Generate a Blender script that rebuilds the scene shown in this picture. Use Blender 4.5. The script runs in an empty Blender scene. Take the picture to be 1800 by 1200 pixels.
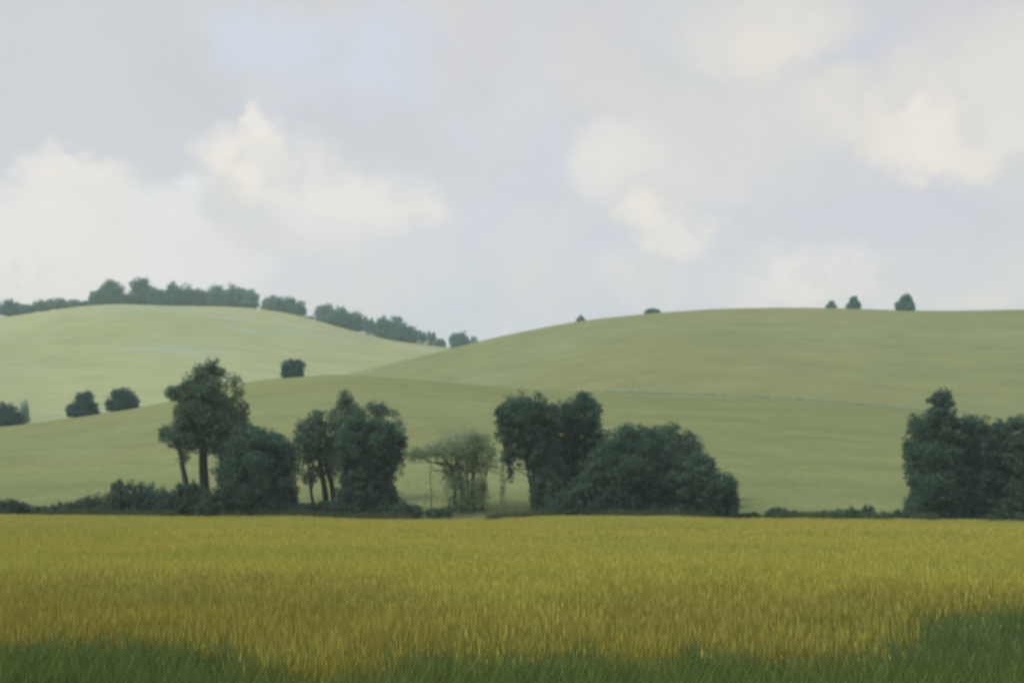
import bpy, math, random
import numpy as np
from mathutils import Vector

R = math.radians
rng = np.random.default_rng(7)
random.seed(7)
sc = bpy.context.scene
COL = sc.collection

# ------------------------------------------------------------------ camera, world, sun, exposure
F = 2500.0            # focal length in pixels of the 1800 x 1200 photograph (50 mm on 36 mm)
CAM_H = 2.2
PITCH = math.atan((867.0 - 600.0) / F)
cam_d = bpy.data.cameras.new('camera')
cam = bpy.data.objects.new('camera', cam_d)
COL.objects.link(cam)
cam.location = (0, 0, CAM_H)
cam.rotation_euler = (R(90) + PITCH, 0, 0)
cam_d.lens = 50
cam_d.sensor_width = 36
cam_d.clip_end = 20000
cam_d.clip_start = 0.1
cam_d.dof.use_dof = True
cam_d.dof.focus_distance = 6
cam_d.dof.aperture_fstop = 3.6
sc.camera = cam

def ray(px, py):
    """direction (x, y, z) of a photograph pixel, scaled so that y = 1"""
    a, b = (px - 900) / F, (600 - py) / F
    y = math.cos(PITCH) - b * math.sin(PITCH)
    z = math.sin(PITCH) + b * math.cos(PITCH)
    return a / y, z / y

SUN_EL, SUN_AZ = R(46), R(-112)      # azimuth from +Y, negative is to the left
world = bpy.data.worlds.new('World')
sc.world = world
world.use_nodes = True
nt = world.node_tree
nt.nodes.clear()

def lin(c):
    return tuple(((v / 255) / 12.92 if v / 255 <= .04045 else ((v / 255 + .055) / 1.055) ** 2.4) for v in c)

class NT:
    """small node-building helper"""
    def __init__(self, tree): self.t = tree
    def n(self, typ, **kw):
        nd = self.t.nodes.new(typ)
        for k, v in kw.items():
            if k.startswith('i_'):
                nd.inputs[int(k[2:])].default_value = v
            else:
                setattr(nd, k, v)
        return nd
    def l(self, a, b): self.t.links.new(a, b)
    def vm(self, op, a, b):
        nd = self.n('ShaderNodeVectorMath', operation=op)
        for i, v in enumerate((a, b)):
            if v is None: continue
            if isinstance(v, tuple): nd.inputs[i].default_value = v
            else: self.l(v, nd.inputs[i])
        return nd
    def m(self, op, a, b=None, clamp=False):
        nd = self.n('ShaderNodeMath', operation=op, use_clamp=clamp)
        for i, v in enumerate((a, b)):
            if v is None: continue
            if isinstance(v, (int, float)): nd.inputs[i].default_value = v
            else: self.l(v, nd.inputs[i])
        return nd.outputs[0]
    def noise(self, vec, scale, detail=4, rough=.5, lac=2.0, dist=0):
        nd = self.n('ShaderNodeTexNoise')
        nd.inputs['Scale'].default_value = scale
        nd.inputs['Detail'].default_value = detail
        nd.inputs['Roughness'].default_value = rough
        nd.inputs['Distortion'].default_value = dist
        if vec is not None: self.l(vec, nd.inputs['Vector'])
        return nd
    def mix(self, fac, a, b, blend='MIX'):
        nd = self.n('ShaderNodeMix', data_type='RGBA', blend_type=blend)
        for i, v in ((0, fac), (6, a), (7, b)):
            if isinstance(v, (int, float)): nd.inputs[i].default_value = v
            elif isinstance(v, tuple): nd.inputs[i].default_value = (*v[:3], 1)
            else: self.l(v, nd.inputs[i])
        return nd.outputs[2]
    def mr(self, v, a, b, c=0.0, d=1.0, smooth=True):
        nd = self.n('ShaderNodeMapRange')
        if smooth: nd.interpolation_type = 'SMOOTHSTEP'
        self.l(v, nd.inputs[0])
        for i, x in enumerate((a, b, c, d)): nd.inputs[i + 1].default_value = x
        return nd.outputs[0]

w = NT(nt)
tc = w.n('ShaderNodeTexCoord')
dirv = tc.outputs['Generated']
sky = w.n('ShaderNodeTexSky', sky_type='NISHITA', sun_disc=False)
sky.sun_elevation = SUN_EL
sky.sun_rotation = SUN_AZ
sky.air_density = 1.2
sky.dust_density = 2.0
skyc = w.vm('SCALE', sky.outputs[0], None)
skyc.inputs[3].default_value = 0.09
# soft turbulence that gives every cloud its ragged, brushed edge
n1 = w.noise(dirv, 9, 3, .55)
n2 = w.noise(dirv, 34, 4, .6)
d1 = w.vm('SUBTRACT', n1.outputs['Color'], (.5, .5, .5))
d2 = w.vm('SUBTRACT', n2.outputs['Color'], (.5, .5, .5))
s1 = w.vm('MULTIPLY', d1.outputs[0], (.075, .075, .06))
s2 = w.vm('MULTIPLY', d2.outputs[0], (.046, .046, .040))
n3 = w.noise(dirv, 95, 4, .65)
s3 = w.vm('MULTIPLY', w.vm('SUBTRACT', n3.outputs['Color'], (.5, .5, .5)).outputs[0], (.014, .014, .012))
dd = w.vm('ADD', dirv, s1.outputs[0])
dd = w.vm('ADD', w.vm('ADD', dd.outputs[0], s2.outputs[0]).outputs[0], s3.outputs[0]).outputs[0]
sep = w.n('ShaderNodeSeparateXYZ')
w.l(dirv, sep.inputs[0])
elev = w.mr(sep.outputs[2], 0.0, 0.34, smooth=False)
base = w.mix(elev, lin((218, 218, 223)), lin((204, 204, 208)))
# broad cloud deck all round the sky: greyer and warmer sheets
na = w.noise(dd, 3.2, 4, .5)
nb = w.noise(dd, 5.0, 4, .55)
base = w.mix(w.mr(na.outputs[0], .38, .66, 0, .55), base, lin((216, 212, 208)))
base = w.mix(w.mr(nb.outputs[0], .44, .60, 0, .75), base, lin((206, 210, 221)))
nc = w.noise(dd, 11.0, 5, .6)
base = w.mix(w.mr(nc.outputs[0], .42, .68, 0, .5), base, lin((221, 218, 215)))

def cloud(cx, cy, rx, ry, col, wt, soft=.72):
    global base
    u, v = ray(cx, cy)
    k = 1 / math.sqrt(u * u + 1 + v * v)
    c = (u * k, k, v * k)
    q = w.vm('SUBTRACT', dd, c)
    q = w.vm('MULTIPLY', q.outputs[0], (F / rx, 1.0 * F / max(rx, ry), F / ry))
    q = w.vm('LENGTH', q.outputs[0], None).outputs[1]
    f = w.mr(q, 1.05 + soft * .7, 1.0 - soft, 0, wt * .92)
    g_ = 1.0 + .08 * max(0.0, min(1.0, (col[0] - 208) / 14))     # the sunlit heaps are brighter than the deck
    q3 = lin((col[0] + 8, col[1] + 4, col[2] + 4)); av = sum(q3) / 3
    base = w.mix(f, base, tuple((q * .88 + av * .12) * g_ for q in q3))

CLOUDS = [
    # the upper deck
    (60, 150, 260, 200, (198, 204, 208), .6), (330, 120, 90, 110, (194, 199, 202), .7),
    (440, 60, 95, 55, (201, 213, 227), .8), (630, 100, 110, 80, (205, 215, 227), .7),
    (560, 90, 40, 60, (197, 203, 210), .6), (650, 230, 150, 60, (198, 201, 206), .7),
    (810, 215, 70, 45, (205, 212, 222), .6), (870, 60, 120, 90, (203, 204, 207), .7),
    (830, 400, 150, 110, (202, 210, 220), .7), (950, 160, 60, 150, (203, 209, 220), .6),
    (1040, 140, 110, 90, (209, 209, 206), .8), (1220, 150, 90, 100, (198, 204, 206), .8),
    (1100, 20, 160, 40, (199, 202, 206), .6), (1540, 70, 100, 110, (199, 203, 212), .8),
    (1740, 10, 160, 50, (198, 199, 205), .7), (1380, 235, 70, 40, (199, 205, 213), .7),
    (1650, 340, 260, 70, (199, 203, 214), .8), (1480, 400, 190, 80, (200, 205, 215), .7),
    (40, 330, 90, 40, (198, 206, 214), .7), (220, 300, 90, 60, (198, 206, 213), .6),
    (1020, 450, 130, 90, (202, 208, 216), .7), (600, 500, 260, 60, (205, 212, 219), .6),
    # left-hand heaps
    (110, 460, 340, 110, (223, 222, 218), .95, .6), (205, 305, 60, 40, (199, 206, 212), .8), (104, 298, 58, 36, (224, 222, 215), 1.0, .45),
    (118, 350, 80, 60, (226, 221, 211), .9, .5), (285, 375, 85, 50, (226, 229, 231), .9, .5),
    (330, 460, 150, 80, (221, 222, 221), .8), (40, 470, 140, 70, (224, 219, 212), .6),
    (555, 360, 200, 85, (216, 217, 215), .8), (450, 225, 40, 42, (227, 224, 215), .95, .55),
    (372, 265, 48, 48, (221, 220, 214), .95, .5), (430, 295, 92, 58, (228, 223, 210), 1.0, .5),
    (545, 300, 75, 65, (220, 219, 214), .85), (645, 350, 110, 48, (222, 220, 214), .95, .55),
    (700, 385, 80, 32, (226, 220, 209), .8), (560, 410, 150, 40, (218, 219, 218), .7),
    (385, 375, 52, 40, (204, 208, 210), .85), (420, 330, 50, 30, (228, 222, 204), .5),
    # middle heaps
    (1210, 260, 180, 110, (211, 210, 207), .85), (1090, 290, 82, 62, (219, 217, 212), 1.0, .5),
    (1230, 310, 90, 60, (215, 212, 209), .8), (1168, 388, 55, 40, (226, 221, 207), 1.0, .5),
    (1225, 428, 62, 36, (220, 217, 211), 1.0, .5), (1150, 490, 75, 50, (217, 215, 212), .85),
    (1450, 495, 150, 55, (221, 218, 214), 1.0, .55), (1620, 500, 160, 34, (216, 214, 213), .7), (1420, 530, 80, 22, (226, 220, 208), .6),
    # right-hand heaps
    (1350, 52, 125, 78, (215, 213, 205), 1.0, .5), (1348, 105, 70, 38, (219, 215, 203), .9),
    (1740, 140, 130, 110, (213, 211, 207), .85), (1770, 90, 60, 60, (219, 214, 201), .7),
    (1555, 195, 150, 58, (218, 214, 202), .9, .5), (1690, 238, 130, 48, (228, 221, 207), 1.0, .45), (1760, 180, 80, 60, (219, 215, 207), .8, .5),
    (1660, 480, 170, 60, (208, 209, 213), .7), (1750, 525, 90, 16, (221, 214, 200), .6),
]
for cl in CLOUDS:
    cloud(*cl)
nf = w.noise(dd, 16.0, 6, .62)
base = w.mix(w.mr(nf.outputs[0], .48, .66, 0, .42), base, lin((205, 206, 210)))
nh = w.noise(dd, 6.5, 5, .6)
base = w.mix(w.mr(nh.outputs[0], .50, .66, 0, .42), base, lin((223, 220, 214)))
skymix = w.mix(.08, base, skyc.outputs[0])
bg = w.n('ShaderNodeBackground')
w.l(skymix, bg.inputs[0])
bg.inputs[1].default_value = 0.915
wo = w.n('ShaderNodeOutputWorld')
w.l(bg.outputs[0], wo.inputs[0])

sun_d = bpy.data.lights.new('sun', 'SUN')
sun = bpy.data.objects.new('sun', sun_d)
COL.objects.link(sun)
sun_d.energy = 1.5
sun_d.angle = R(14)
sun_d.color = (1.0, .93, .80)
sd = Vector((math.sin(SUN_AZ) * math.cos(SUN_EL), math.cos(SUN_AZ) * math.cos(SUN_EL), math.sin(SUN_EL)))
sun.rotation_euler = sd.to_track_quat('Z', 'Y').to_euler()

sc.view_settings.view_transform = 'Standard'
sc.view_settings.look = 'None'
sc.view_settings.exposure = 0.28
sc.view_settings.gamma = 1
sc.view_settings.use_curve_mapping = False
sc.render.engine = 'CYCLES'
sc.cycles.use_denoising = True
sc.cycles.max_bounces = 6
sc.cycles.volume_bounces = 1
sc.cycles.transparent_max_bounces = 4

# ------------------------------------------------------------------ helpers
def np_mesh(name, v, f, mats=(), attr=None, smooth=False):
    """mesh from an (N,3) vertex array and an (M,k) face array"""
    me = bpy.data.meshes.new(name)
    v = np.ascontiguousarray(v, dtype=np.float32)
    f = np.ascontiguousarray(f, dtype=np.int32)
    k = f.shape[1]
    me.vertices.add(len(v))
    me.vertices.foreach_set('co', v.ravel())
    me.loops.add(f.size)
    me.loops.foreach_set('vertex_index', f.ravel())
    me.polygons.add(len(f))
    me.polygons.foreach_set('loop_start', np.arange(0, f.size, k, dtype=np.int32))
    me.polygons.foreach_set('loop_total', np.full(len(f), k, dtype=np.int32))
    if smooth:
        me.polygons.foreach_set('use_smooth', np.ones(len(f), dtype=bool))
    if attr is not None:
        a = me.attributes.new('rnd', 'FLOAT', 'FACE')
        a.data.foreach_set('value', np.ascontiguousarray(attr, dtype=np.float32))
    me.update()
    for m in mats: me.materials.append(m)
    return me

def link(name, me, parent=None):
    o = bpy.data.objects.new(name, me)
    COL.objects.link(o)
    if parent: o.parent = parent
    return o

def tag(o, label=None, cat=None, group=None, kind=None):
    if label: o['label'] = label
    if cat: o['category'] = cat
    if group: o['group'] = group
    if kind: o['kind'] = kind
    return o

def new_mat(name):
    m = bpy.data.materials.new(name)
    m.use_nodes = True
    m.node_tree.nodes.clear()
    return m, NT(m.node_tree)

def finish(t, shader):
    o = t.n('ShaderNodeOutputMaterial')
    t.l(shader, o.inputs[0])

# ------------------------------------------------------------------ materials
def leaf_mat(name, c_dark, c_light, transl=.25):
    m, t = new_mat(name)
    geo = t.n('ShaderNodeNewGeometry')
    at = t.n('ShaderNodeAttribute', attribute_name='rnd')
    ns = t.noise(geo.outputs['Position'], .55, 3, .6)
    f = t.m('ADD', t.m('MULTIPLY', at.outputs['Fac'], .25), t.mr(ns.outputs[0], .3, .7, 0, .75))
    col = t.mix(f, c_dark, c_light)
    oi = t.n('ShaderNodeObjectInfo')              # each plant has its own tint
    col = t.mix(t.m('MULTIPLY', oi.outputs['Random'], .25), col, tuple(v * q for v, q in zip(c_light, (1.15, 1.10, .95))))
    d = t.n('ShaderNodeBsdfDiffuse'); t.l(col, d.inputs[0])
    tr = t.n('ShaderNodeBsdfTranslucent')
    tcol = t.mix(.5, col, c_light); t.l(tcol, tr.inputs[0])
    ms = t.n('ShaderNodeMixShader'); ms.inputs[0].default_value = transl
    t.l(d.outputs[0], ms.inputs[1]); t.l(tr.outputs[0], ms.inputs[2])
    finish(t, ms.outputs[0])
    return m

M_DARK = leaf_mat('dark_foliage', (.070, .140, .105), (.118, .205, .158), .38)
M_MID = leaf_mat('mid_green_foliage', (.105, .180, .122), (.155, .245, .165), .3)
M_PALE = leaf_mat('pale_willow_foliage', (.27, .385, .235), (.36, .46, .30), .45)
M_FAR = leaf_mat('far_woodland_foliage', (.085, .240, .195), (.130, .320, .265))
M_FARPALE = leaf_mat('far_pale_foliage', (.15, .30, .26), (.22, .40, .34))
M_FIELD = leaf_mat('field_shrub_foliage', (.050, .125, .130), (.09, .190, .185))
M_HEDGE = leaf_mat('hedge_foliage', (.070, .125, .092), (.120, .185, .135))

M_BARK, t = new_mat('bark')
geo = t.n('ShaderNodeNewGeometry')
mp = t.vm('MULTIPLY', geo.outputs['Position'], (6, 6, 1.2))
ns = t.noise(mp.outputs[0], 2.0, 5, .6)
c = t.mix(ns.outputs[0], (.025, .034, .025), (.060, .070, .050))
b = t.n('ShaderNodeBsdfPrincipled'); b.inputs['Roughness'].default_value = .95
t.l(c, b.inputs['Base Color'])
bp = t.n('ShaderNodeBump'); bp.inputs['Strength'].default_value = .6
t.l(ns.outputs[0], bp.inputs['Height']); t.l(bp.outputs[0], b.inputs['Normal'])
finish(t, b.outputs[0])

def hill_mat(name, c_a, c_b, c_streak, c_warm, seed=0.0, streak=.5, warm=.5):
    """pasture: patches of sward, pale streaks along the slope (a painted haze tone on the left hill), tussocky relief"""
    m, t = new_mat(name)
    geo = t.n('ShaderNodeNewGeometry')
    p = t.vm('ADD', geo.outputs['Position'], (seed * 91, seed * 57, 0)).outputs[0]
    big = t.noise(p, .008, 4, .55, dist=.4)
    st = t.vm('MULTIPLY', p, (.0035, .022, .045)).outputs[0]
    str_n = t.noise(st, 1.0, 5, .6, dist=.6)
    mid = t.noise(t.vm('MULTIPLY', p, (.05, .13, .13)).outputs[0], 1.0, 5, .65)
    fine = t.noise(t.vm('MULTIPLY', p, (.9, .9, .9)).outputs[0], 1.0, 4, .7)
    c = t.mix(t.mr(big.outputs[0], .32, .68), c_a, c_b)
    c = t.mix(t.mr(str_n.outputs[0], .52, .74, 0, streak), c, c_streak)
    c = t.mix(t.mr(str_n.outputs[0], .48, .28, 0, warm), c, c_warm)
    k = t.m('ADD', t.m('MULTIPLY', mid.outputs[0], .62), t.m('MULTIPLY', fine.outputs[0], .50))
    k = t.m('ADD', k, .46)
    cs = t.vm('SCALE', c, None); t.l(k, cs.inputs[3])
    b = t.n('ShaderNodeBsdfDiffuse'); t.l(cs.outputs[0], b.inputs[0])
    bp = t.n('ShaderNodeBump'); bp.inputs['Strength'].default_value = .8; bp.inputs['Distance'].default_value = .5
    t.l(t.m('ADD', t.m('MULTIPLY', mid.outputs[0], 1.5), fine.outputs[0]), bp.inputs['Height'])
    t.l(bp.outputs[0], b.inputs['Normal'])
    finish(t, b.outputs[0])
    return m

M_LEFT = hill_mat('left_hill_pasture', (.32, .375, .185), (.365, .41, .215), (.33, .42, .33), (.33, .37, .165), 1, .9, .5)  # bluish streak colour paints some of the distance haze onto the pasture
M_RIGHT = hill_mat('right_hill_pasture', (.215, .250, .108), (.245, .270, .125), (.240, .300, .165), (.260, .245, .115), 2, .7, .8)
M_SLOPE = hill_mat('middle_slope_pasture', (.200, .247, .108), (.234, .272, .126), (.225, .300, .165), (.250, .258, .100), 3, .9, .8)

# ------------------------------------------------------------------ the ground
def ground_z(x, y):
    x = np.asarray(x, float); y = np.asarray(y, float)
    u = x / np.maximum(y, 20.0)
    # the far edge of the meadow rolls a little: a dip under the middle trees
    px = 900 + u * F
    edge = np.interp(px, [-800, 0, 350, 520, 620, 850, 950, 1180, 1280, 1400, 1600, 1760, 2600],
                     [903, 905, 908, 907, 912, 914, 908, 907, 912, 911, 913, 916, 914])
    k = np.clip((y - 25) / 110, 0, 1)
    far = -(edge + 7 - 908) / F * 133 * (k * k * (3 - 2 * k))
    und = .10 * np.sin(x * .11 + 1) * np.sin(y * .07) + .05 * np.sin(x * .31 + y * .2)
    fade = np.clip(1 - (np.abs(x) - 300) / 200, 0, 1) * np.clip(1 - (y - 200) / 150, 0, 1)
    return far * fade + und * fade * np.clip(y / 30, 0, 1) * np.clip(1.6 - y / 110, 0.15, 1)

def axis(lo, hi, dense_lo, dense_hi, step):
    d = np.arange(dense_lo, dense_hi + .01, step)
    a = dense_lo - np.geomspace(step, dense_lo - lo, 24)[::-1]
    b = dense_hi + np.geomspace(step, hi - dense_hi, 24)
    return np.concatenate([a, d, b])

def grid_mesh(name, X, Y, Z, mat):
    n, m = X.shape
    v = np.stack([X, Y, Z], -1).reshape(-1, 3)
    i = np.arange(n - 1)[:, None] * m + np.arange(m - 1)[None, :]
    f = np.stack([i, i + 1, i + m + 1, i + m], -1).reshape(-1, 4)
    return np_mesh(name, v, f, (mat,), smooth=True)

M_SOIL, t = new_mat('meadow_soil')
geo = t.n('ShaderNodeNewGeometry')
a = t.noise(geo.outputs['Position'], .25, 5, .6)
b_ = t.noise(geo.outputs['Position'], 6.0, 4, .7)
c = t.mix(a.outputs[0], (.085, .085, .022), (.145, .135, .038))
c = t.mix(t.m('MULTIPLY', b_.outputs[0], .5), c, (.06, .065, .02))
b = t.n('ShaderNodeBsdfDiffuse'); t.l(c, b.inputs[0])
finish(t, b.outputs[0])
xs, ys = axis(-1700, 1700, -60, 60, 2.0), axis(-1700, 1700, 2, 160, 2.0)
X, Y = np.meshgrid(xs, ys)
g = link('ground', grid_mesh('ground', X, Y, ground_z(X, Y), M_SOIL))
tag(g, 'gently rolling floor of the grass meadow', kind='structure')

# ------------------------------------------------------------------ the hills
class Hill:
    def __init__(s, name, foot, crest, profile, back, mat, amp, seed, power=1.0, wob=.06):
        s.name, s.foot, s.crest, s.back, s.mat, s.amp, s.seed, s.power, s.wob = name, foot, crest, back, mat, amp, seed, power, wob
        pts = [ray(px, py) for px, py in profile]
        s.pu = np.array([p[0] for p in pts]); s.pv = np.array([p[1] for p in pts])
        # smooth the crest profile
        uu = np.linspace(-1.1, 1.1, 1601)
        vv = np.interp(uu, s.pu, s.pv)
        k = np.hanning(31); k /= k.sum()
        s.uu = uu; s.vv = np.convolve(np.pad(vv, 15, mode='edge'), k, 'valid')
        tt = np.linspace(.25, 1.0, 120)
        s.tt = tt
    def v(s, u): return np.interp(u, s.uu, s.vv)
    def yc(s, u): return s.crest * (1 + s.wob * np.sin(u * 5 + s.seed))
    def s_(s, t):
        up = np.sin(np.clip(t, 0, 1) * math.pi / 2) ** s.power
        dn = 1 - (np.clip(t, 1, 9) - 1) ** 2 * .55
        return np.where(t < 0, t * .4, np.where(t <= 1, up, dn))
    def amp_u(s, u):
        u = np.asarray(u, float)
        yc = s.yc(u)[..., None]
        Y = s.foot + s.tt * (yc - s.foot)
        H = (s.v(u)[..., None] * Y + CAM_H) / s.s_(s.tt)
        return H.min(-1), np.take_along_axis(Y, H.argmin(-1)[..., None], -1)[..., 0]
    def z(s, u, y):
        A, ys = s.amp_u(u)
        t = (y - s.foot) / (s.yc(u) - s.foot)
        x = u * y
        bump = (np.sin(x * .021 + s.seed) * np.sin(y * .017 + s.seed * 2) + .5 * np.sin(x * .05 + y * .031 + s.seed))
        w_ = np.clip(t, 0, 1) * np.clip(1 - t, 0, 1) * 4
        return A * s.s_(t) + s.amp * bump * w_ * np.clip((1 - t) * 3, 0, 1)
    def build(s):
        us = np.linspace(-.95, .95, 420)
        tt = np.concatenate([np.linspace(-.04, 1, 110), np.linspace(1.02, 2.4, 30)])
        U, T = np.meshgrid(us, tt)
        yc = s.yc(U); Y = s.foot + T * (yc - s.foot)
        Z = s.z(U, Y)
        side = np.clip((.95 - np.abs(U)) / .2, 0, 1)
        Z = Z * (side * side * (3 - 2 * side)) - (1 - side) * .5
        Y = np.minimum(Y, s.back)
        o = link(s.name, grid_mesh(s.name, U * Y, Y, Z, s.mat))
        tag(o, kind='structure')
        return o

H_SLOPE = Hill('middle_slope', 141, 330,
    [(-2500, 760), (-600, 770), (0, 746), (60, 741), (130, 731), (200, 722), (285, 709), (340, 694), (435, 673), (500, 667), (590, 662),
     (650, 665), (800, 676), (950, 687), (1100, 691), (1300, 698), (1450, 708), (1600, 722), (1800, 738), (2600, 780), (4000, 790)],
    900, M_SLOPE, .7, 1.3, .95, .05)
H_RIGHT = Hill('right_hill', 330, 620,
    [(-2500, 860), (0, 812), (300, 742), (480, 690), (580, 662), (680, 640), (760, 623), (800, 614), (860, 600), (940, 584), (1000, 572), (1060, 562),
     (1150, 551), (1250, 544), (1350, 542), (1500, 541.5), (1650, 543), (1800, 542), (2400, 560), (4000, 640)],
    1300, M_RIGHT, 2.0, 4.1, 1.0, .05)
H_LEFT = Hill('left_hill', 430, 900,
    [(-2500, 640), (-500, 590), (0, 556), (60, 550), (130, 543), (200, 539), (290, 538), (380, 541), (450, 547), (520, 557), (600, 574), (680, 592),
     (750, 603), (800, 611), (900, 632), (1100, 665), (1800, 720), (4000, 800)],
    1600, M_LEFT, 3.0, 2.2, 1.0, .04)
HILLS = {'slope': H_SLOPE, 'right': H_RIGHT, 'left': H_LEFT}
H_SLOPE.build()['label'] = 'green pasture slope rising directly behind the hedge trees'
H_RIGHT.build()['label'] = 'broad olive green hill filling the right of the view'
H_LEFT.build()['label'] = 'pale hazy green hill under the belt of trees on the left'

# ------------------------------------------------------------------ trees and shrubs
def tube(path, radii, seg=6):
    """tapered tube along a polyline -> verts, quads"""
    P = np.array(path, float); n = len(P)
    T = np.gradient(P, axis=0); T /= np.linalg.norm(T, axis=1)[:, None] + 1e-9
    ref = np.array([0.3, 1, 0.1])
    A = np.cross(T, ref); A /= np.linalg.norm(A, axis=1)[:, None] + 1e-9
    B = np.cross(T, A)
    th = np.linspace(0, 2 * math.pi, seg, endpoint=False)
    V = P[:, None] + np.array(radii)[:, None, None] * (np.cos(th)[None, :, None] * A[:, None] + np.sin(th)[None, :, None] * B[:, None])
    V = V.reshape(-1, 3)
    i = np.arange(n - 1)[:, None] * seg; j = np.arange(seg)[None, :]; j2 = (j + 1) % seg
    Fq = np.stack([i + j, i + j2, i + seg + j2, i + seg + j], -1).reshape(-1, 4)
    return V, Fq

def join(parts):
    vs, fs, off = [], [], 0
    for v, f in parts:
        vs.append(v); fs.append(f + off); off += len(v)
    return np.concatenate(vs), np.concatenate(fs)

def leaves(centres, radii, counts, size, flat=.8):
    """leaf-sized diamonds scattered through clumps"""
    C = np.repeat(centres, counts, 0); Rr = np.repeat(radii, counts, 0)
    n = len(C)
    d = rng.normal(size=(n, 3)); d /= np.linalg.norm(d, axis=1)[:, None]
    r = rng.random(n) ** .45
    P = C + d * r[:, None] * Rr * np.array([1, 1, flat])
    nrm = d * .5 + rng.normal(size=(n, 3)) * .8 + np.array([0, 0, .35])
    nrm /= np.linalg.norm(nrm, axis=1)[:, None]
    ax = np.cross(nrm, rng.normal(size=(n, 3))); ax /= np.linalg.norm(ax, axis=1)[:, None]
    bx = np.cross(nrm, ax)
    s = size * np.exp(rng.normal(size=n) * .3)
    ax *= (s * .5)[:, None]; bx *= (s * .32)[:, None]
    V = np.stack([P - ax, P + bx, P + ax, P - bx], 1).reshape(-1, 3)
    return V, np.arange(n * 4, dtype=np.int32).reshape(-1, 4)

def plant(kind, label, cat, Y, base, lobes, stems=(), mat=None, leaf=.2, cover=3.0, group=None,
          clump=.30, depth=1.0, limb=.05, loose=0.0, zbase=None, droop=0, skirt=0):
    """one tree or shrub standing at distance Y; lobes (cx, cy, rx, ry) of its crown and stems are given by
    their bearings and become real positions and sizes at that distance."""
    u0, v0 = ray(*base)
    if zbase is None:
        z0 = float(ground_z(u0 * Y, Y))
    else:
        z0 = zbase
    root = bpy.data.objects.new(kind, None)
    root.empty_display_size = .5
    root.location = (u0 * Y, Y, z0)
    COL.objects.link(root)
    tag(root, label, cat, group)
    k = Y / F
    shift = z0 - (CAM_H + v0 * Y)                   # sit the plant on the ground
    if cat in ('bush', 'shrub') or skirt:
        x0 = min(L[0] - L[2] for L in lobes); x1 = max(L[0] + L[2] for L in lobes)
        wd = (x1 - x0) * (skirt or .82); hh = max((base[1] - min(L[1] - L[3] for L in lobes)) * .17, 3.0)
        nb = max(2, int(round(wd / (hh * 2.4)))); xm = (x0 + x1) / 2
        lobes = list(lobes) + [(xm - wd / 2 + wd * (i + .5) / nb, base[1] - hh * .7, wd / nb * .72, hh, .8) for i in range(nb)]
    def pos(px, py):
        u, v = ray(px, py)
        return np.array([u * Y, Y, CAM_H + v * Y + shift * np.clip((py - lobes[0][1]) / max(base[1] - lobes[0][1], 1), 0, 1)])
    cs, rs, ns = [], [], []
    for L in lobes:
        cx, cy, rx, ry = L[:4]
        dens = L[4] if len(L) > 4 else 1.0
        c = pos(cx, cy); a, b = rx * k, ry * k
        dy = (a * .9 + b * .1) * depth
        if len(L) > 5: c[1] += L[5] * k
        cr = clump * min(a, b) if min(a, b) * clump > .25 * leaf else .5 * min(a, b)
        cr = max(cr, leaf * 1.2)
        area = 4 * math.pi * ((a * b + a * dy + b * dy) / 3)
        n = int(max(6, area / (cr * cr) * .42))
        d = rng.normal(size=(n, 3)); d /= np.linalg.norm(d, axis=1)[:, None]
        rad = 1 - np.minimum(rng.random(n) ** 2 * .75, .95)
        rr = cr * (0.65 + .7 * rng.random(n))
        ext = np.stack([np.maximum(a - rr * .55, a * .3), np.maximum(dy - rr * .55, dy * .3), np.maximum(b - rr * .55, b * .3)], 1)
        pc = c + d * rad[:, None] * ext
        # irregular outline: push clumps in and out with a few random directions
        for _ in range(4):
            q = rng.normal(size=3); q /= np.linalg.norm(q)
            pc += d * (np.sin(d @ q * 5 + rng.random() * 6) * .04 * min(a, b))[:, None]
        keep = pc[:, 2] > z0 + rr * .1
        pc, rr = pc[keep], rr[keep]
        if not len(pc): continue
        # leaf count from the wanted cover of the crown's skin
        la = leaf * leaf * .32
        tot = cover * dens * area / la * .72
        wgt = rr ** 2; wgt = wgt / wgt.sum()
        cs.append(pc); rs.append(np.stack([rr] * 3, 1)); ns.append(np.maximum(3, (tot * wgt)).astype(int))
        # sparse sprays beyond the skin soften the outline
        m = int(n * (.8 + loose))
        d = rng.normal(size=(m, 3)); d /= np.linalg.norm(d, axis=1)[:, None]
        ps = c + d * np.array([a, dy, b]) * (.90 + .12 * rng.random((m, 1)))
        ok = ps[:, 2] > z0 + .1
        ps = ps[ok]
        cs.append(ps); rs.append(np.full((len(ps), 3), cr * .7)); ns.append(np.full(len(ps), max(3, int(tot / n * .16))))
        if droop:                                      # hanging strands
            m = int(droop * n)
            d = rng.normal(size=(m, 3)); d[:, 2] = -abs(d[:, 2]) * .6; d /= np.linalg.norm(d, axis=1)[:, None]
            ps = c + d * np.array([a, dy, b]) * .9
            ln = b * (.25 + .5 * rng.random(m))
            ps[:, 2] -= ln * .5
            ok = ps[:, 2] > z0 + .4
            ps, ln = ps[ok], ln[ok]
            cs.append(ps); rs.append(np.stack([cr * .22 * np.ones(len(ps)), cr * .22 * np.ones(len(ps)), ln * .6], 1))
            ns.append(np.full(len(ps), max(6, int(tot / n * .3))))
    C = np.concatenate(cs); RR = np.concatenate(rs); N = np.concatenate(ns)
    V, Fq = leaves(C, RR, N, leaf)
    ok = (V[:, 2].reshape(-1, 4) > z0 - .05).all(1)
    V = V.reshape(-1, 4, 3)[ok].reshape(-1, 3); Fq = np.arange(len(V)).reshape(-1, 4)
    loc = np.array([u0 * Y, Y, z0])
    link('crown' if cat == 'tree' else 'foliage', np_mesh('foliage', V - loc, Fq, (mat,), rng.random(len(Fq))), root)
    # trunk(s) and limbs
    parts = []
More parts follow.
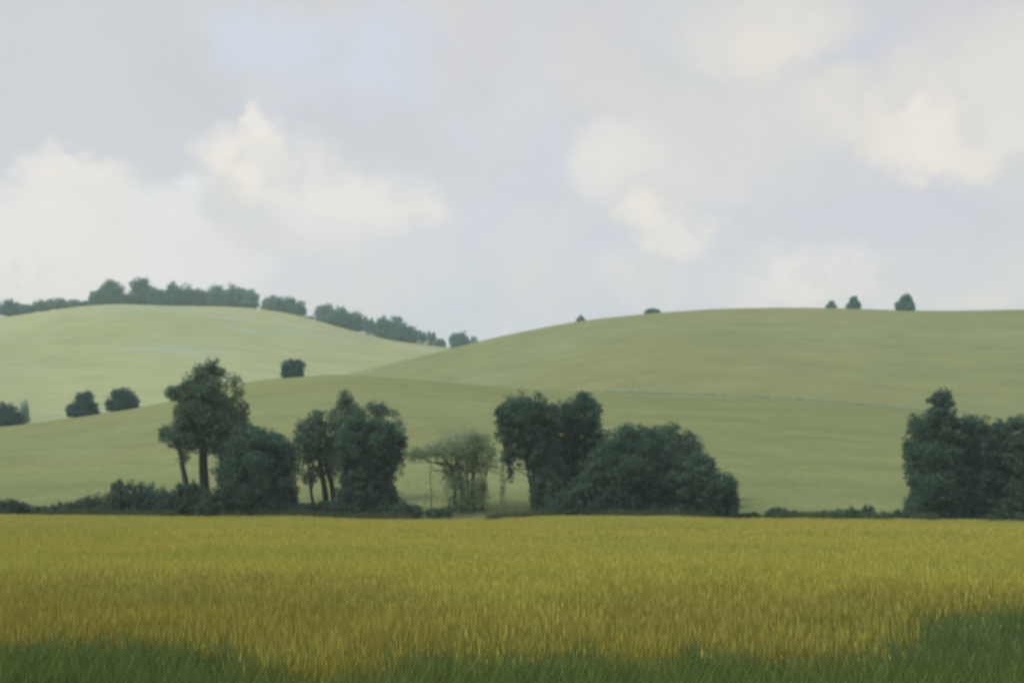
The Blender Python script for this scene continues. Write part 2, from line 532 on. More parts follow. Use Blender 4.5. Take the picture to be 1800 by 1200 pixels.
    if not stems:
        L = lobes[0]
        stems = [([(base[0], base[1]), (L[0], L[1] + L[3] * .2)], max(L[2] * .10, 1.0))]
    big = cs[0]
    for st in stems:
        path, r0 = st[0], st[1]
        P = np.array([pos(*q) for q in path])
        P[0][2] = z0 - .15
        off = np.zeros(len(P)); off[1:] = rng.normal(size=len(P) - 1) * .25 * min(1, r0 * k)
        P[:, 1] += off + (st[2] * k if len(st) > 2 else 0)
        tt = np.linspace(0, len(P) - 1, 5 * len(P))
        Q = np.stack([np.interp(tt, np.arange(len(P)), P[:, j]) for j in range(3)], 1)
        kk = np.hanning(5); kk /= kk.sum()
        for j in (0, 1):
            Q[:, j] = np.convolve(np.pad(Q[:, j], 2, mode='edge'), kk, 'valid')
        f = np.linspace(0, 1, len(Q))
        rad = r0 * k * (1 - .62 * f) * (1 + .35 * np.exp(-f * 14))
        parts.append(tube(Q, rad, 8))
        # limbs towards clumps of the crown
        allc = np.concatenate(cs)
        dist = np.linalg.norm(allc - Q[-1], axis=1)
        cand = np.argsort(dist)[: max(8, len(dist) // 2)]
        nl = int(7 if leaf < .4 else 4) if r0 > 3.5 or leaf > .3 else 2
        for j in rng.choice(cand, min(nl, len(cand)), replace=False):
            s0 = int(len(Q) * (.55 + .42 * rng.random())); s0 = min(s0, len(Q) - 1)
            a0 = Q[s0]; b0 = allc[j]
            if b0[2] < a0[2] - .5 * abs(a0[2] - z0): continue
            mid = (a0 + b0) / 2 + rng.normal(size=3) * .08 * np.linalg.norm(b0 - a0) + np.array([0, 0, -.06 * np.linalg.norm(b0 - a0)])
            s = np.linspace(0, 1, 7)[:, None]
            Bz = (1 - s) ** 2 * a0 + 2 * s * (1 - s) * mid + s ** 2 * b0
            parts.append(tube(Bz, np.linspace(rad[s0] * .6, rad[s0] * .12 + .01, 7), 5))
    V, Fq = join(parts)
    link('trunk' if cat == 'tree' else 'stem', np_mesh('trunk', V - loc, Fq, (M_BARK,), smooth=True), root)
    return root

# --- the row along the far edge of the meadow, left to right
plant('tall_tree', 'tall tree with an open rounded crown on a slim trunk, highest of the hedge row', 'tree', 139, (362, 905),
      [(372, 690, 52, 50), (352, 735, 45, 42, .9), (405, 738, 34, 44, .8), (330, 693, 32, 22, .8), (308, 690, 20, 13, .5), (390, 775, 34, 32, .6), (345, 775, 28, 22, .6), (368, 655, 28, 24, .8), (428, 722, 11, 22, .5)],
      [([(362, 905), (360, 860), (357, 800), (362, 740), (370, 700)], 11), ([(395, 905), (396, 850), (388, 800), (392, 765)], 5)],
      M_MID, cover=2.0, clump=.36)
plant('small_tree', 'small leaning tree with a tufted crown left of the tall tree', 'tree', 137, (338, 905),
      [(308, 765, 27, 24, .8), (326, 778, 20, 20, .6), (288, 762, 10, 16, .5), (318, 742, 14, 12, .6), (322, 800, 12, 14, .4)],
      [([(340, 905), (330, 860), (322, 820), (314, 780)], 8)], M_MID, cover=1.9, clump=.4)
plant('round_bush', 'large dark rounded bush right of the tall tree', 'bush', 136, (458, 906),
      [(455, 830, 66, 78, 1.1), (440, 790, 48, 42), (480, 812, 40, 48), (430, 868, 44, 38), (488, 866, 36, 40), (400, 860, 20, 42)], (), M_DARK, cover=2.6)
plant('leaning_tree', 'loose multi stemmed tree with gaps, left of the broad domed tree', 'tree', 140, (572, 908),
      [(566, 765, 36, 40, .9), (545, 775, 26, 40, .7), (555, 735, 14, 16, .7), (530, 765, 16, 30, .35), (578, 800, 22, 40, .6), (545, 828, 18, 20, .4)],
      [([(574, 908), (572, 860), (560, 800), (560, 770)], 7), ([(590, 908), (584, 850), (568, 800), (572, 750)], 6), ([(560, 908), (548, 868), (540, 800)], 4)],
      M_MID, cover=1.8, clump=.36, loose=.3, droop=.4)
plant('narrow_tree', 'slim greyish green tree rising behind the left shoulder of the broad domed tree', 'tree', 146, (606, 908),
      [(610, 730, 24, 36, .8), (606, 702, 14, 18, .7), (588, 742, 16, 22, .5), (612, 775, 24, 34, .6)],
      [([(608, 908), (606, 830), (610, 750)], 7)], M_MID, cover=1.9, clump=.38)
plant('domed_tree', 'broad dark domed tree at the centre left, foliage nearly to the ground', 'tree', 138, (650, 913),
      [(655, 772, 56, 64, 1.1), (630, 800, 44, 62), (680, 795, 34, 52), (645, 860, 40, 50, 1.1), (675, 855, 22, 46, .8), (703, 780, 14, 20, .5), (612, 868, 24, 40, .8), (668, 885, 40, 30)],
      [([(645, 913), (648, 850), (655, 780)], 14)], M_DARK, cover=2.5, skirt=.8)
plant('low_shrub', 'low dark shrub at the foot of the broad domed tree, on its right', 'shrub', 135, (718, 912),
      [(708, 896, 17, 17), (728, 899, 17, 14), (695, 902, 14, 12)], (), M_DARK, cover=2.2)
plant('willow_tree', 'pale see through willow with several thin trunks and an arching left bough', 'tree', 143, (815, 912),
      [(806, 784, 46, 30, .9), (772, 790, 30, 20, .9), (742, 795, 26, 13, 1.2), (720, 800, 12, 14, .6), (846, 788, 26, 32, .8), (866, 805, 12, 34, .5), (826, 764, 26, 14, .6), (850, 770, 14, 12, .5),
       (802, 842, 20, 50, .9), (826, 842, 22, 56, 1.0), (846, 836, 12, 44, .8), (884, 850, 5, 46, .5), (815, 882, 36, 30, .7), (842, 880, 22, 30, .5), (785, 830, 12, 40, .3), (755, 845, 16, 50, .08)],
      [([(815, 912), (814, 870), (808, 825), (800, 785)], 6), ([(834, 912), (831, 860), (832, 815), (844, 785)], 4), ([(798, 910), (800, 860), (794, 820), (774, 798), (738, 797)], 3.5),
       ([(757, 912), (758, 860), (755, 800)], 1.1), ([(826, 912), (822, 860), (820, 800)], 3), ([(846, 912), (850, 860), (858, 805)], 2)],
      M_PALE, leaf=.17, cover=.75, clump=.8, loose=.2, droop=.15)
plant('low_shrub', 'thin low shrub under the arching left bough of the pale willow', 'shrub', 136, (765, 912),
      [(765, 902, 20, 10, .8), (785, 900, 12, 13, .7)], (), M_HEDGE, cover=1.5)
plant('spreading_tree', 'big dark tree with a wide crown on a thick trunk right of the willow', 'tree', 139, (948, 906),
      [(922, 735, 46, 50, 1.0), (892, 745, 24, 40, .7), (950, 745, 38, 48, 1.0), (930, 785, 42, 34, 1.0), (958, 800, 28, 44), (968, 850, 36, 56, 1.0), (948, 850, 18, 56, .5), (985, 875, 38, 36), (880, 725, 12, 14, .5), (893, 798, 17, 18, .6), (897, 825, 7, 22, .5)],
      [([(946, 906), (944, 860), (938, 810), (926, 750)], 9), ([(956, 906), (955, 850), (958, 790)], 8), ([(936, 906), (934, 850), (920, 790)], 4)], M_DARK, cover=2.4, clump=.32)
plant('forked_tree', 'dark round headed tree standing just right of the thick trunked tree', 'tree', 142, (1000, 906),
      [(1022, 728, 36, 38, 1.0), (990, 742, 32, 36, .9), (1042, 748, 18, 28, .7), (1028, 700, 17, 14, .6), (1048, 780, 24, 30, .9), (1052, 820, 30, 34), (1020, 780, 30, 34), (985, 790, 30, 34, .8), (1000, 830, 30, 30, .7)],
      [([(998, 906), (1000, 850), (1004, 790), (1016, 740)], 9)], M_DARK, cover=2.1, clump=.34)
plant('pale_bush', 'pale green bush glimpsed between the two dark trees and the big bush', 'bush', 148, (1010, 906),
      [(1010, 800, 34, 34, .7), (1035, 815, 22, 36, .7), (1000, 850, 30, 50, .8)], (), M_PALE, cover=1.8)
plant('large_bush', 'largest dark bush, a wide mound right of the dark trees', 'bush', 137, (1100, 907),
      [(1110, 815, 60, 68, 1.1), (1075, 830, 46, 62), (1140, 800, 40, 50), (1050, 865, 50, 44), (1010, 878, 36, 34), (1120, 868, 56, 44), (1165, 840, 40, 60), (975, 885, 22, 24)], (), M_DARK, cover=2.6)
plant('ragged_bush', 'mid green bush with a ragged top behind the largest bush', 'bush', 143, (1180, 908),
      [(1185, 780, 30, 40, .9), (1160, 785, 26, 38, .8), (1210, 790, 22, 34, .7), (1195, 840, 40, 60)], (), M_MID, cover=1.9, loose=.3)
plant('pale_bush', 'small pale tufted bush at the right shoulder of the ragged bush', 'bush', 147, (1222, 908),
      [(1222, 785, 18, 22, .6), (1218, 815, 20, 30, .7), (1215, 860, 24, 45, .7)], (), M_PALE, cover=1.6, loose=.3)
plant('sloping_bush', 'dark bush sloping down to the ground at the right end of the central clump', 'bush', 136, (1245, 912),
      [(1245, 860, 48, 46, 1.1), (1225, 840, 36, 42), (1268, 872, 30, 36), (1195, 860, 44, 46), (1285, 885, 14, 24), (1235, 812, 22, 20, .7)], (), M_DARK, cover=2.5)
plant('poplar_tree', 'tallest tree of the right hand clump with a pointed upright crown', 'tree', 137, (1655, 915),
      [(1652, 730, 30, 42, 1.0), (1655, 780, 44, 60), (1650, 845, 48, 62), (1658, 700, 16, 20, .7)],
      [([(1655, 915), (1654, 840), (1652, 740)], 10)], M_DARK, cover=2.5, skirt=.95)
plant('upright_tree', 'dark upright tree at the left edge of the right hand clump', 'tree', 139, (1622, 914),
      [(1616, 775, 27, 44, 1.0), (1612, 820, 24, 40, .9), (1608, 740, 13, 15, .5), (1620, 870, 20, 40, .7), (1594, 790, 8, 20, .4)],
      [([(1624, 914), (1620, 850), (1616, 780)], 6)], M_MID, cover=2.0, skirt=.9)
plant('round_tree', 'dark flat topped round tree in the middle of the right hand clump', 'tree', 138, (1715, 916),
      [(1715, 780, 40, 54, 1.1), (1712, 850, 44, 64, 1.1), (1738, 815, 32, 74), (1755, 800, 20, 66, .9)], (), M_DARK, cover=2.5, skirt=1.1)
plant('round_tree', 'dark tree cut off by the right edge of the view', 'tree', 137, (1790, 917),
      [(1790, 785, 40, 56, 1.1), (1785, 850, 44, 64, 1.1), (1830, 800, 44, 70), (1840, 860, 44, 56)], (), M_DARK, cover=2.5, skirt=1.0)
plant('round_tree', 'dark tree just beyond the right edge of the view', 'tree', 140, (1900, 917),
      [(1895, 800, 46, 70, 1.0), (1910, 860, 50, 56)], (), M_DARK, cover=1.8)

# --- hedge shrubs, each a plant of its own
def shrubs(rows, group, Y0, mat, cover=2.0, kind='hedge_shrub'):
    for (cx, top, rx, lab, *rest) in rows:
        rx *= 1.3
        top += 5 if cx < 170 else 0
        mt = rest[0] if rest else mat
        Y = Y0 + rng.random() * 3
        u = (cx - 900) / F
        by = 600 - F * math.tan(math.atan((float(ground_z(u * Y, Y)) - CAM_H) / Y) - PITCH)
        h = by - top
        a_, b_ = rng.random(2)
        lob = [(cx + rx * (a_ - .5) * .5, by - h * .50, rx * .62, h * .5), (cx - rx * .5, by - h * (.30 + .2 * a_), rx * .52, h * (.34 + .2 * a_)),
               (cx + rx * .5, by - h * (.30 + .2 * b_), rx * .52, h * (.34 + .2 * b_)), (cx + rx * (b_ - .5), by - h * .86, rx * .16, h * .22, .6)]
        plant(kind, lab, 'shrub', Y, (cx, by), lob, (), mt, leaf=.17, cover=cover, group=group, clump=.42)

shrubs([
    (-60, 868, 30, 'hedge shrub just outside the left edge of the view'),
    (8, 872, 22, 'low dark shrub at the left edge of the view, start of the hedge'),
    (45, 878, 22, 'lowest shrub of the left hedge, second from the edge'),
    (72, 884, 14, 'narrow gap shrub low in the left hedge'),
    (98, 878, 20, 'short ragged shrub in the left hedge, below the pair of slope bushes'),
    (128, 875, 18, 'small dark hedge shrub just before the hedge starts to rise'),
    (158, 867, 20, 'pointed hedge shrub where the left hedge starts to rise', M_DARK),
    (185, 866, 20, 'greyish green open shrub between the pointed one and the tall hedge', M_MID),
    (222, 845, 24, 'taller dark hedge shrub with a peaked top, first of the tall part', M_DARK),
    (262, 850, 30, 'dark mounded hedge shrub in the tall part, left of the leaning tree', M_DARK),
    (300, 852, 26, 'dark hedge shrub at the left foot of the small leaning tree', M_DARK),
    (335, 846, 26, 'dark hedge shrub around the small leaning tree trunk', M_DARK),
    (375, 858, 24, 'dark hedge shrub between the tall tree trunk and the round bush', M_DARK),
], 'shrubs of the hedge left of the round bush', 134, M_HEDGE)
shrubs([
    (528, 884, 18, 'low hedge shrub in the gap right of the round bush', M_DARK),
    (556, 880, 22, 'low hedge shrub under the leaning multi stemmed tree', M_DARK),
    (590, 876, 20, 'low hedge shrub at the left foot of the domed tree', M_DARK),
], 'low shrubs under the centre left trees', 134, M_HEDGE)
shrubs([
    (1318, 900, 18, 'tiny shrub beside the end of the sloping bush'),
    (1362, 891, 18, 'rounded low shrub, first of the right hedge'),
    (1392, 897, 15, 'tiny shrub right of the rounded low shrub'),
    (1412, 900, 16, 'short shrub low in the middle of the right hedge'),
    (1440, 898, 17, 'short bluish shrub in the middle of the right hedge'),
    (1472, 893, 15, 'pale shrub left of the dark square topped shrub', M_MID),
    (1497, 891, 15, 'dark square topped shrub in the right hedge', M_DARK),
    (1528, 888, 12, 'small pointed dark shrub, highest of the right hedge', M_DARK),
    (1552, 898, 18, 'low pale shrub right of the pointed dark shrub', M_MID),
    (1585, 896, 18, 'low shrub at the left foot of the right hand clump'),
], 'low shrubs of the hedge on the right', 134, M_HEDGE)

# --- bushes on the pasture and woods along the crests
def on_hill(hill, kind, label, cat, cx, top, rx, mat, leaf, group=None, cover=2.2, dY=0.0, shape='round', sink=0.0, spread=1.0):
    H = HILLS[hill]
    u, _ = ray(cx, 700)
    A, ys = H.amp_u(np.array([u])); Y = float(ys[0]) + dY
    z = float(H.z(np.array([u]), np.array([Y]))[0])
    v = (z - CAM_H) / Y
    by = 600 - F * math.tan(math.atan(v) - PITCH) + sink
    h = by - top
    if shape == 'round':
        lob = [(cx, by - h * .52, rx * .85, h * .50), (cx - rx * .45, by - h * .36, rx * .58, h * .38), (cx + rx * .45, by - h * .36, rx * .58, h * .40), (cx + rx * .1, by - h * .22, rx * .9, h * .24)]
    elif shape == 'spiky':
        lob = [(cx, by - h * .42, rx * .75, h * .42), (cx - rx * .3, by - h * .7, rx * .22, h * .3), (cx + rx * .3, by - h * .62, rx * .22, h * .3)]
    elif shape == 'bushy':
        lob = [(cx + rx * .1, by - h * .50, rx * .62, h * .48), (cx - rx * .5, by - h * .28, rx * .5, h * .3), (cx + rx * .55, by - h * .30, rx * .42, h * .34),
               (cx + rx * .28, by - h * .80, rx * .26, h * .22), (cx - rx * .15, by - h * .70, rx * .3, h * .24), (cx, by - h * .15, rx * .95, h * .18)]
    elif shape == 'cone':
        lob = [(cx, by - h * .30, rx * .95, h * .30), (cx + rx * .05, by - h * .55, rx * .5, h * .3), (cx, by - h * .8, rx * .22, h * .22)]
    else:
        lob = [(cx, by - h * .38, rx, h * .40), (cx - rx * .35, by - h * .62, rx * .62, h * .34), (cx + rx * .4, by - h * .6, rx * .6, h * .38), (cx, by - h * .2, rx * 1.0, h * .22)]
    return plant(kind, label, cat, Y, (cx, by), lob, (), mat, leaf=leaf, cover=cover, group=group, clump=.42, zbase=z - .2)

G1 = 'bushes along the top of the pasture slope'
on_hill('slope', 'field_bush', 'dark blue green bush cut by the left edge, top of the slope', 'bush', 5, 707, 32, M_FIELD, .34, G1)
on_hill('slope', 'field_bush', 'wide dark blue green bush, middle of three on the left crest of the slope', 'bush', 146, 687, 30, M_FIELD, .30, G1, dY=-4, shape='bushy')
on_hill('slope', 'field_bush', 'dark bush nearest the tall tree, rightmost of three on the left crest', 'bush', 215, 681, 29, M_FIELD, .34, G1, dY=-2)
on_hill('slope', 'field_bush', 'square dark bush standing alone where the two hills meet', 'bush', 514, 630, 21, M_FIELD, .30, G1, shape='blocky')
on_hill('slope', 'field_sapling', 'faint thin sapling between the two leftmost slope bushes', 'sapling', 43, 703, 9, M_FARPALE, .3, G1, cover=.5)

G2 = 'trees along the crest of the left hill'
LH = [
    (-40, 530, 26, 'low far tree beyond the left edge of the view on the crest', M_FAR, 'round'),
    (18, 529, 22, 'low grey green tree at the left edge on the far crest', M_FAR, 'round'),
    (48, 538, 14, 'small low crest bush right of the leftmost crest tree', M_FAR, 'round'),
    (72, 529, 15, 'small rounded crest tree, left of the yellowish one', M_FARPALE, 'round'),
    (100, 526, 20, 'wide low yellowish green crest tree in the sparse left stretch', M_FARPALE, 'round'),
    (130, 529, 14, 'small crest tree just right of the yellowish one', M_FARPALE, 'round'),
    (152, 531, 11, 'tiny crest bush at the left foot of the big clump', M_FAR, 'round'),
    (172, 511, 15, 'left half of the high crest clump, lower shoulder tree', M_FAR, 'round'),
    (197, 496, 23, 'high bulky crest tree standing left of the gap', M_FAR, 'round'),
    (227, 517, 14, 'low dark crest tree filling the gap before the tallest tree', M_FAR, 'round'),
    (247, 487, 17, 'tallest tree on the left hill crest, right of the gap', M_FAR, 'blocky'),
    (276, 507, 17, 'crest tree directly right of the tallest one', M_FAR, 'round'),
    (303, 499, 16, 'peaked crest tree in the dense belt, left one of two peaks', M_FAR, 'round'),
    (328, 501, 17, 'peaked crest tree in the dense belt, right one of two peaks', M_FAR, 'round'),
    (354, 509, 18, 'dark crest tree in the belt just before the pale stretch', M_FAR, 'round'),
    (382, 504, 20, 'pale blue green crest tree, first of the pale stretch', M_FARPALE, 'round'),
    (408, 502, 20, 'pale blue green crest tree in the middle of the pale stretch', M_FARPALE, 'round'),
    (434, 508, 20, 'pale blue green crest tree ending the long belt at the gap', M_FARPALE, 'blocky'),
    (478, 522, 18, 'crest tree at the left end of the isolated square block of trees', M_FARPALE, 'round'),
    (500, 523, 18, 'crest tree in the middle of the isolated square block', M_FAR, 'blocky'),
    (522, 530, 15, 'crest tree at the right end of the isolated square block', M_FAR, 'blocky'),
    (543, 558, 10, 'tiny bush in the gap right of the square block', M_FARPALE, 'round'),
    (572, 535, 18, 'pale crest tree at the top of the sloping belt', M_FARPALE, 'round'),
    (598, 541, 19, 'second tree of the sloping belt, beside the pale first one', M_FAR, 'round'),
    (624, 549, 18, 'third tree down the sloping belt', M_FAR, 'round'),
    (648, 558, 15, 'spiky topped tree midway down the sloping belt', M_FAR, 'spiky'),
    (672, 557, 17, 'rounded dark tree right of the spiky one in the sloping belt', M_FAR, 'round'),
    (696, 559, 20, 'largest dark tree in the lower half of the sloping belt', M_FAR, 'round'),
    (722, 574, 14, 'small tree at the right shoulder of the lower dark trees', M_FAR, 'round'),
    (742, 582, 11, 'small spiky bush left of two at the tail of the belt', M_FAR, 'spiky'),
    (758, 583, 12, 'small spiky bush right of two at the tail of the belt', M_FAR, 'spiky'),
    (774, 597, 9, 'last tiny bush tapering off the tail of the belt', M_FAR, 'round'),
]
for cx, top, rx, lab, mt, shp in LH:
    on_hill('left', 'crest_tree', lab, 'tree', cx, top - 2.5, rx * 1.12, mt, .62, G2, dY=rng.uniform(-4, 6), shape=shp, cover=2.2)
on_hill('left', 'dip_tree', 'dark blue green tree in the dip where left and right hills cross', 'tree', 807, 580, 18, M_FAR, .7, cover=2.3, dY=2)
on_hill('left', 'dip_tree', 'smaller thin tree just right of the one in the dip', 'tree', 832, 590, 11, M_FARPALE, .7, cover=1.3, dY=2)

G3 = 'lone bushes on the skyline of the right hill'
on_hill('right', 'skyline_bush', 'tiny pointed bush low on the left skyline of the right hill', 'bush', 1021, 553, 9, M_FAR, .45, G3, shape='cone')
on_hill('right', 'skyline_bush', 'flat wide bush half sunk behind the skyline of the right hill', 'bush', 1147, 542, 15, M_FAR, .45, G3, dY=6)
on_hill('right', 'skyline_bush', 'smallest of the three skyline bushes on the right', 'bush', 1461, 528, 10, M_FAR, .38, G3, shape='bushy')
on_hill('right', 'skyline_bush', 'small round skyline bush, middle of the three on the right', 'bush', 1500, 520, 14, M_FAR, .38, G3, shape='bushy')
on_hill('right', 'skyline_bush', 'largest skyline bush, rightmost of the three on the right hill', 'bush', 1591, 516, 19, M_FAR, .38, G3, shape='bushy')

# rough grass left along the field boundary on the brow of the slope
def boundary(name, label, hill, pxa, pxb, n, h, wd, col, dY):
    H = HILLS[hill]
    px = pxa + (pxb - pxa) * rng.random(n)
    u = (px - 900) / F
    A, ys = H.amp_u(u)
    Y = ys + dY + rng.normal(size=n) * wd
    x = u * Y; z = H.z(u, Y)
    C = np.stack([x, Y, z + h * .5 * rng.random(n)], 1)
    V, Fq = leaves(C, np.full((n, 3), h * .5), np.full(n, 6), .35)
    tag(link(name, np_mesh(name, V, Fq, (col,), rng.random(len(Fq)))), label, kind='stuff')

M_ROUGH = leaf_mat('rough_grass', (.33, .42, .33), (.40, .50, .40))
boundary('boundary_grass', 'faint pale line of rough grass along the brow of the middle slope', 'slope', 1060, 1700, 800, .30, 3.0, M_ROUGH, -9)

# ------------------------------------------------------------------ grass
def grass_mat(name, stops, wild, transl=.2):
    """stops: colour pairs by crop zone; the zone follows where each kind grows in the meadow"""
    m, t = new_mat(name)
    geo = t.n('ShaderNodeNewGeometry'); P = geo.outputs['Position']
    at = t.n('ShaderNodeAttribute', attribute_name='rnd')
    oi = t.n('ShaderNodeObjectInfo')
    n1 = t.noise(t.vm('MULTIPLY', P, (.06, .16, 0)).outputs[0], 1.0, 3, .5)
    n2 = t.noise(t.vm('MULTIPLY', P, (.35, .5, 0)).outputs[0], 1.0, 3, .6)
    c = t.mix(t.mr(n1.outputs[0], .35, .65), stops[0], stops[1])
    c = t.mix(t.mr(n2.outputs[0], .45, .75, 0, .55), c, wild)
    f = t.m('ADD', t.m('MULTIPLY', at.outputs['Fac'], .55), t.m('MULTIPLY', oi.outputs['Random'], .35))
    k = t.m('ADD', t.m('MULTIPLY', f, .3), .89)
    cs = t.vm('SCALE', c, None); t.l(k, cs.inputs[3])
    d = t.n('ShaderNodeBsdfDiffuse'); t.l(cs.outputs[0], d.inputs[0])
    tr = t.n('ShaderNodeBsdfTranslucent'); t.l(cs.outputs[0], tr.inputs[0])
    ms = t.n('ShaderNodeMixShader'); ms.inputs[0].default_value = transl
    t.l(d.outputs[0], ms.inputs[1]); t.l(tr.outputs[0], ms.inputs[2])
    finish(t, ms.outputs[0])
    return m

M_GOLD = grass_mat('golden_grass', ((.46, .435, .098), (.38, .405, .092)), (.52, .465, .12))
M_OLIVE = grass_mat('olive_brown_grass', ((.345, .315, .072), (.305, .305, .080)), (.42, .375, .06))
M_VERGE = grass_mat('green_verge_grass', ((.145, .205, .055), (.125, .200, .078)), (.19, .24, .07))

def tuft_mesh(name, n, spread, h, wdt, bend, mat, heads=False):
    ang = rng.random(n) * 2 * math.pi; rr = np.sqrt(rng.random(n)) * spread
    b = np.stack([np.cos(ang) * rr, np.sin(ang) * rr, np.zeros(n)], 1)
    hh = h * (.55 + .6 * rng.random(n))
    la = rng.random(n) * 2 * math.pi
    lean = np.stack([np.cos(la), np.sin(la), np.zeros(n)], 1) * (bend * hh * (.3 + rng.random(n)))[:, None]
    wa = rng.random(n) * math.pi
    wv = np.stack([np.cos(wa), np.sin(wa), np.zeros(n)], 1) * (wdt * .5 * (.7 + .6 * rng.random(n)))[:, None]
    up = np.array([0, 0, 1.0])
    m1 = b + lean * .30 + up * (hh * .55)[:, None]
    tip = b + lean + up * hh[:, None]
    V = np.stack([b - wv - up * .03, b + wv - up * .03, m1 + wv * .8, m1 - wv * .8, tip + wv * .12, tip - wv * .12], 1).reshape(-1, 3)
    i = np.arange(n)[:, None] * 6
    f = np.concatenate([i + np.array([0, 1, 2, 3]), i + np.array([3, 2, 4, 5])], 0)
    rnd = np.tile(rng.random(n), 2)
    if heads:                                      # seed heads: small slim spindles at some tips
        k = rng.random(n) < .35
        T = tip[k]; L = (hh[k] * .22)[:, None]; q = wv[k] * 1.3
        dn = up * L
        V2 = np.stack([T - dn * .6, T + q, T + dn * .6, T - q], 1).reshape(-1, 3)
        f2 = np.arange(len(T) * 4).reshape(-1, 4) + len(V)
        V = np.concatenate([V, V2]); f = np.concatenate([f, f2]); rnd = np.concatenate([rnd, np.ones(len(T))])
    return np_mesh(name, V, f, (mat,), rnd)

def grass_field(name, label, pts, scl, variants):
    """one 'stuff' object: tufts instanced on scattered points by geometry nodes"""
    coll = bpy.data.collections.new(name + '_tufts')
    for i, me in enumerate(variants):
        coll.objects.link(bpy.data.objects.new(name + '_tuft', me))
    me = bpy.data.meshes.new(name)
    me.vertices.add(len(pts)); me.vertices.foreach_set('co', np.ascontiguousarray(pts, dtype=np.float32).ravel())
    a = me.attributes.new('scl', 'FLOAT', 'POINT'); a.data.foreach_set('value', scl.astype(np.float32))
    a = me.attributes.new('rot', 'FLOAT', 'POINT'); a.data.foreach_set('value', (rng.random(len(pts)) * 6.283).astype(np.float32))
    o = link(name, me)
    ng = bpy.data.node_groups.new(name, 'GeometryNodeTree')
    ng.interface.new_socket('Geometry', in_out='INPUT', socket_type='NodeSocketGeometry')
    ng.interface.new_socket('Geometry', in_out='OUTPUT', socket_type='NodeSocketGeometry')
    N = ng.nodes; gi = N.new('NodeGroupInput'); go = N.new('NodeGroupOutput')
    ci = N.new('GeometryNodeCollectionInfo'); ci.inputs[0].default_value = coll
    ci.inputs['Separate Children'].default_value = True; ci.inputs['Reset Children'].default_value = True
    ip = N.new('GeometryNodeInstanceOnPoints'); ip.inputs['Pick Instance'].default_value = True
    s = N.new('GeometryNodeInputNamedAttribute'); s.data_type = 'FLOAT'; s.inputs[0].default_value = 'scl'
    r = N.new('GeometryNodeInputNamedAttribute'); r.data_type = 'FLOAT'; r.inputs[0].default_value = 'rot'
    cx = N.new('ShaderNodeCombineXYZ')
    L = ng.links.new
    L(gi.outputs[0], ip.inputs['Points']); L(ci.outputs[0], ip.inputs['Instance'])
    L(r.outputs[0], cx.inputs[2]); L(cx.outputs[0], ip.inputs['Rotation']); L(s.outputs[0], ip.inputs['Scale'])
    L(ip.outputs[0], go.inputs[0])
    md = o.modifiers.new('tufts', 'NODES'); md.node_group = ng
    tag(o, label, kind='stuff')
    return o

def scatter(y0, y1, dens, margin=5.0, y_pow=1.0):
    """random points in the camera's wedge of the meadow plus a margin each side"""
    half = .36 * 1.12
    ymax_w = half * y1 + margin
    n = int((y1 - y0) * 2 * ymax_w * dens)
    y = y0 + (y1 - y0) * rng.random(n); x = (rng.random(n) * 2 - 1) * ymax_w
    ok = np.abs(x) < half * y + margin
    x, y = x[ok], y[ok]
    return x, y

def vnoise(x, y, s, seed):
    g_ = np.random.default_rng(seed).random((64, 64))
    fx, fy = (x / s) % 64, (y / s) % 64
    ix, iy = fx.astype(int), fy.astype(int); tx, ty = fx - ix, fy - iy
    tx, ty = tx * tx * (3 - 2 * tx), ty * ty * (3 - 2 * ty)
    a = g_[ix, iy]; b = g_[(ix + 1) % 64, iy]; c = g_[ix, (iy + 1) % 64]; d = g_[(ix + 1) % 64, (iy + 1) % 64]
    return (a * (1 - tx) + b * tx) * (1 - ty) + (c * (1 - tx) + d * tx) * ty

def verge_edge(x):
    """distance at which the green verge gives way to the ripening grass"""
    px = 900 + x / 15.0 * F
    e = np.interp(px, [-800, 0, 150, 420, 560, 660, 780, 900, 1150, 1300, 1500, 1650, 1750, 1850, 3000],
                  [16.0, 16.0, 17.0, 16.0, 14.8, 14.6, 16.5, 16.2, 15.8, 15.6, 16.4, 17.0, 18.6, 20.8, 23.0])
    return e + (vnoise(x, x * 0, .7, 3) - .5) * 1.6 + (vnoise(x, x * 0, .23, 5) - .5) * .7

def olive_edge(x):
    px = 900 + x / 21.0 * F
    e = np.interp(px, [-800, 0, 300, 600, 720, 900, 1150, 1350, 1560, 1700, 2600],
                  [26, 26, 26.5, 25.5, 23.5, 21, 21.5, 24, 24, 23, 25])
    return e + (vnoise(x, x * 0, 2.2, 11) - .5) * 4

def emit(name, label, sel, y0, y1, dens, mesh_fn, smin, smax):
    x, y = scatter(y0, y1, dens)
    k = sel(x, y); x, y = x[k], y[k]
    z = ground_z(x, y)
    scl = smin + (smax - smin) * rng.random(len(x))
    return grass_field(name, label, np.stack([x, y, z], 1), scl, [mesh_fn(i) for i in range(6)])

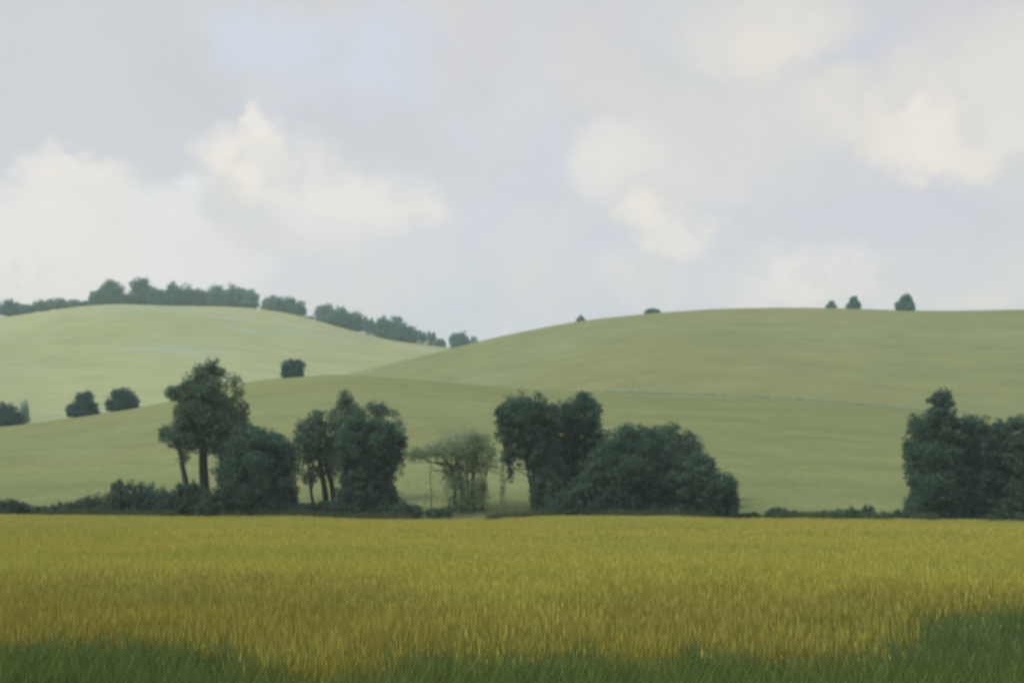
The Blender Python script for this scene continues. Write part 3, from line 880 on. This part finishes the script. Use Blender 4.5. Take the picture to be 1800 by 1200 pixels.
def verge_sel(x, y):
    px = 900 + x / 17.0 * F
    stray = np.interp(px, [0, 300, 700, 850, 1000, 1120, 1300, 1480, 1650, 1850], [.06, .16, .04, .45, .5, .2, .06, .25, .6, .7])
    over = y - verge_edge(x)
    patch = vnoise(x, y * .3, .5, 21)
    return (over + rng.normal(size=len(y)) * .9 < 0) | ((over < 5.5) & (rng.random(len(y)) < stray * np.clip(1 - over / 5.5, 0, 1) * (patch > .45)))
jit = lambda y: y + rng.normal(size=len(y)) * .5
emit('verge_grass', 'dark green grass verge along the bottom of the view', verge_sel, 9.0, 25, 42,
     lambda i: tuft_mesh('verge_tuft', 46, .20, .42, .011, .45, M_VERGE), .75, 1.35)
emit('olive_grass', 'tall olive brown grass between the green verge and the golden meadow',
     lambda x, y: (y + rng.normal(size=len(y)) * .35 > verge_edge(x) - .3) & (y + rng.normal(size=len(y)) * 3.2 < olive_edge(x)), 12.0, 44, 26,
     lambda i: tuft_mesh('olive_tuft', 46, .26, .46, .013, .35, M_OLIVE, True), .75, 1.25)
emit('golden_grass_near', 'ripening golden grass of the near meadow',
     lambda x, y: (y + rng.normal(size=len(y)) * 3.2 > olive_edge(x) - 1.0), 15.0, 55, 14,
     lambda i: tuft_mesh('golden_tuft', 50, .34, .44, .018, .32, M_GOLD, True), .75, 1.2)
emit('golden_grass_far', 'smooth golden grass stretching to the hedge trees',
     lambda x, y: y > 54 + rng.normal(size=len(y)) * 1.5, 50.0, 135, 2.6,
     lambda i: tuft_mesh('far_golden_tuft', 80, .75, .44, .040, .30, M_GOLD, True), .75, 1.15)

# long rank grass left uncut along the foot of the hedge
M_RANK = grass_mat('rank_hedge_grass', ((.075, .115, .065), (.10, .135, .07)), (.14, .165, .075))
emit('hedge_foot_grass', 'rank darker grass along the foot of the hedge', lambda x, y: (y > 131.5) & (vnoise(x, y * 0, 3.5, 31) + .45 * vnoise(x, y * 0, 1.1, 33) > .62), 130.0, 138, 3.5,
     lambda i: tuft_mesh('rank_tuft', 60, .55, .70, .035, .35, M_RANK, True), .6, 1.5)

# ------------------------------------------------------------------ the air
me = bpy.data.meshes.new('haze')
bx0, bx1, by0, by1, bz0, bz1 = -1750, 1750, -1750, 2150, -6, 170
vv = [(x, y, z) for x in (bx0, bx1) for y in (by0, by1) for z in (bz0, bz1)]
me.from_pydata(vv, [], [(0, 1, 3, 2), (4, 6, 7, 5), (0, 4, 5, 1), (2, 3, 7, 6), (0, 2, 6, 4), (1, 5, 7, 3)])
hz = link('haze', me)
m, t = new_mat('haze_air')
pv = t.n('ShaderNodeVolumePrincipled')
pv.inputs['Color'].default_value = (.78, .93, 1.0, 1)
pv.inputs['Density'].default_value = .00030
pv.inputs['Anisotropy'].default_value = 0.0
o_ = t.n('ShaderNodeOutputMaterial'); t.l(pv.outputs[0], o_.inputs['Volume'])
me.materials.append(m)
tag(hz, kind='stuff')
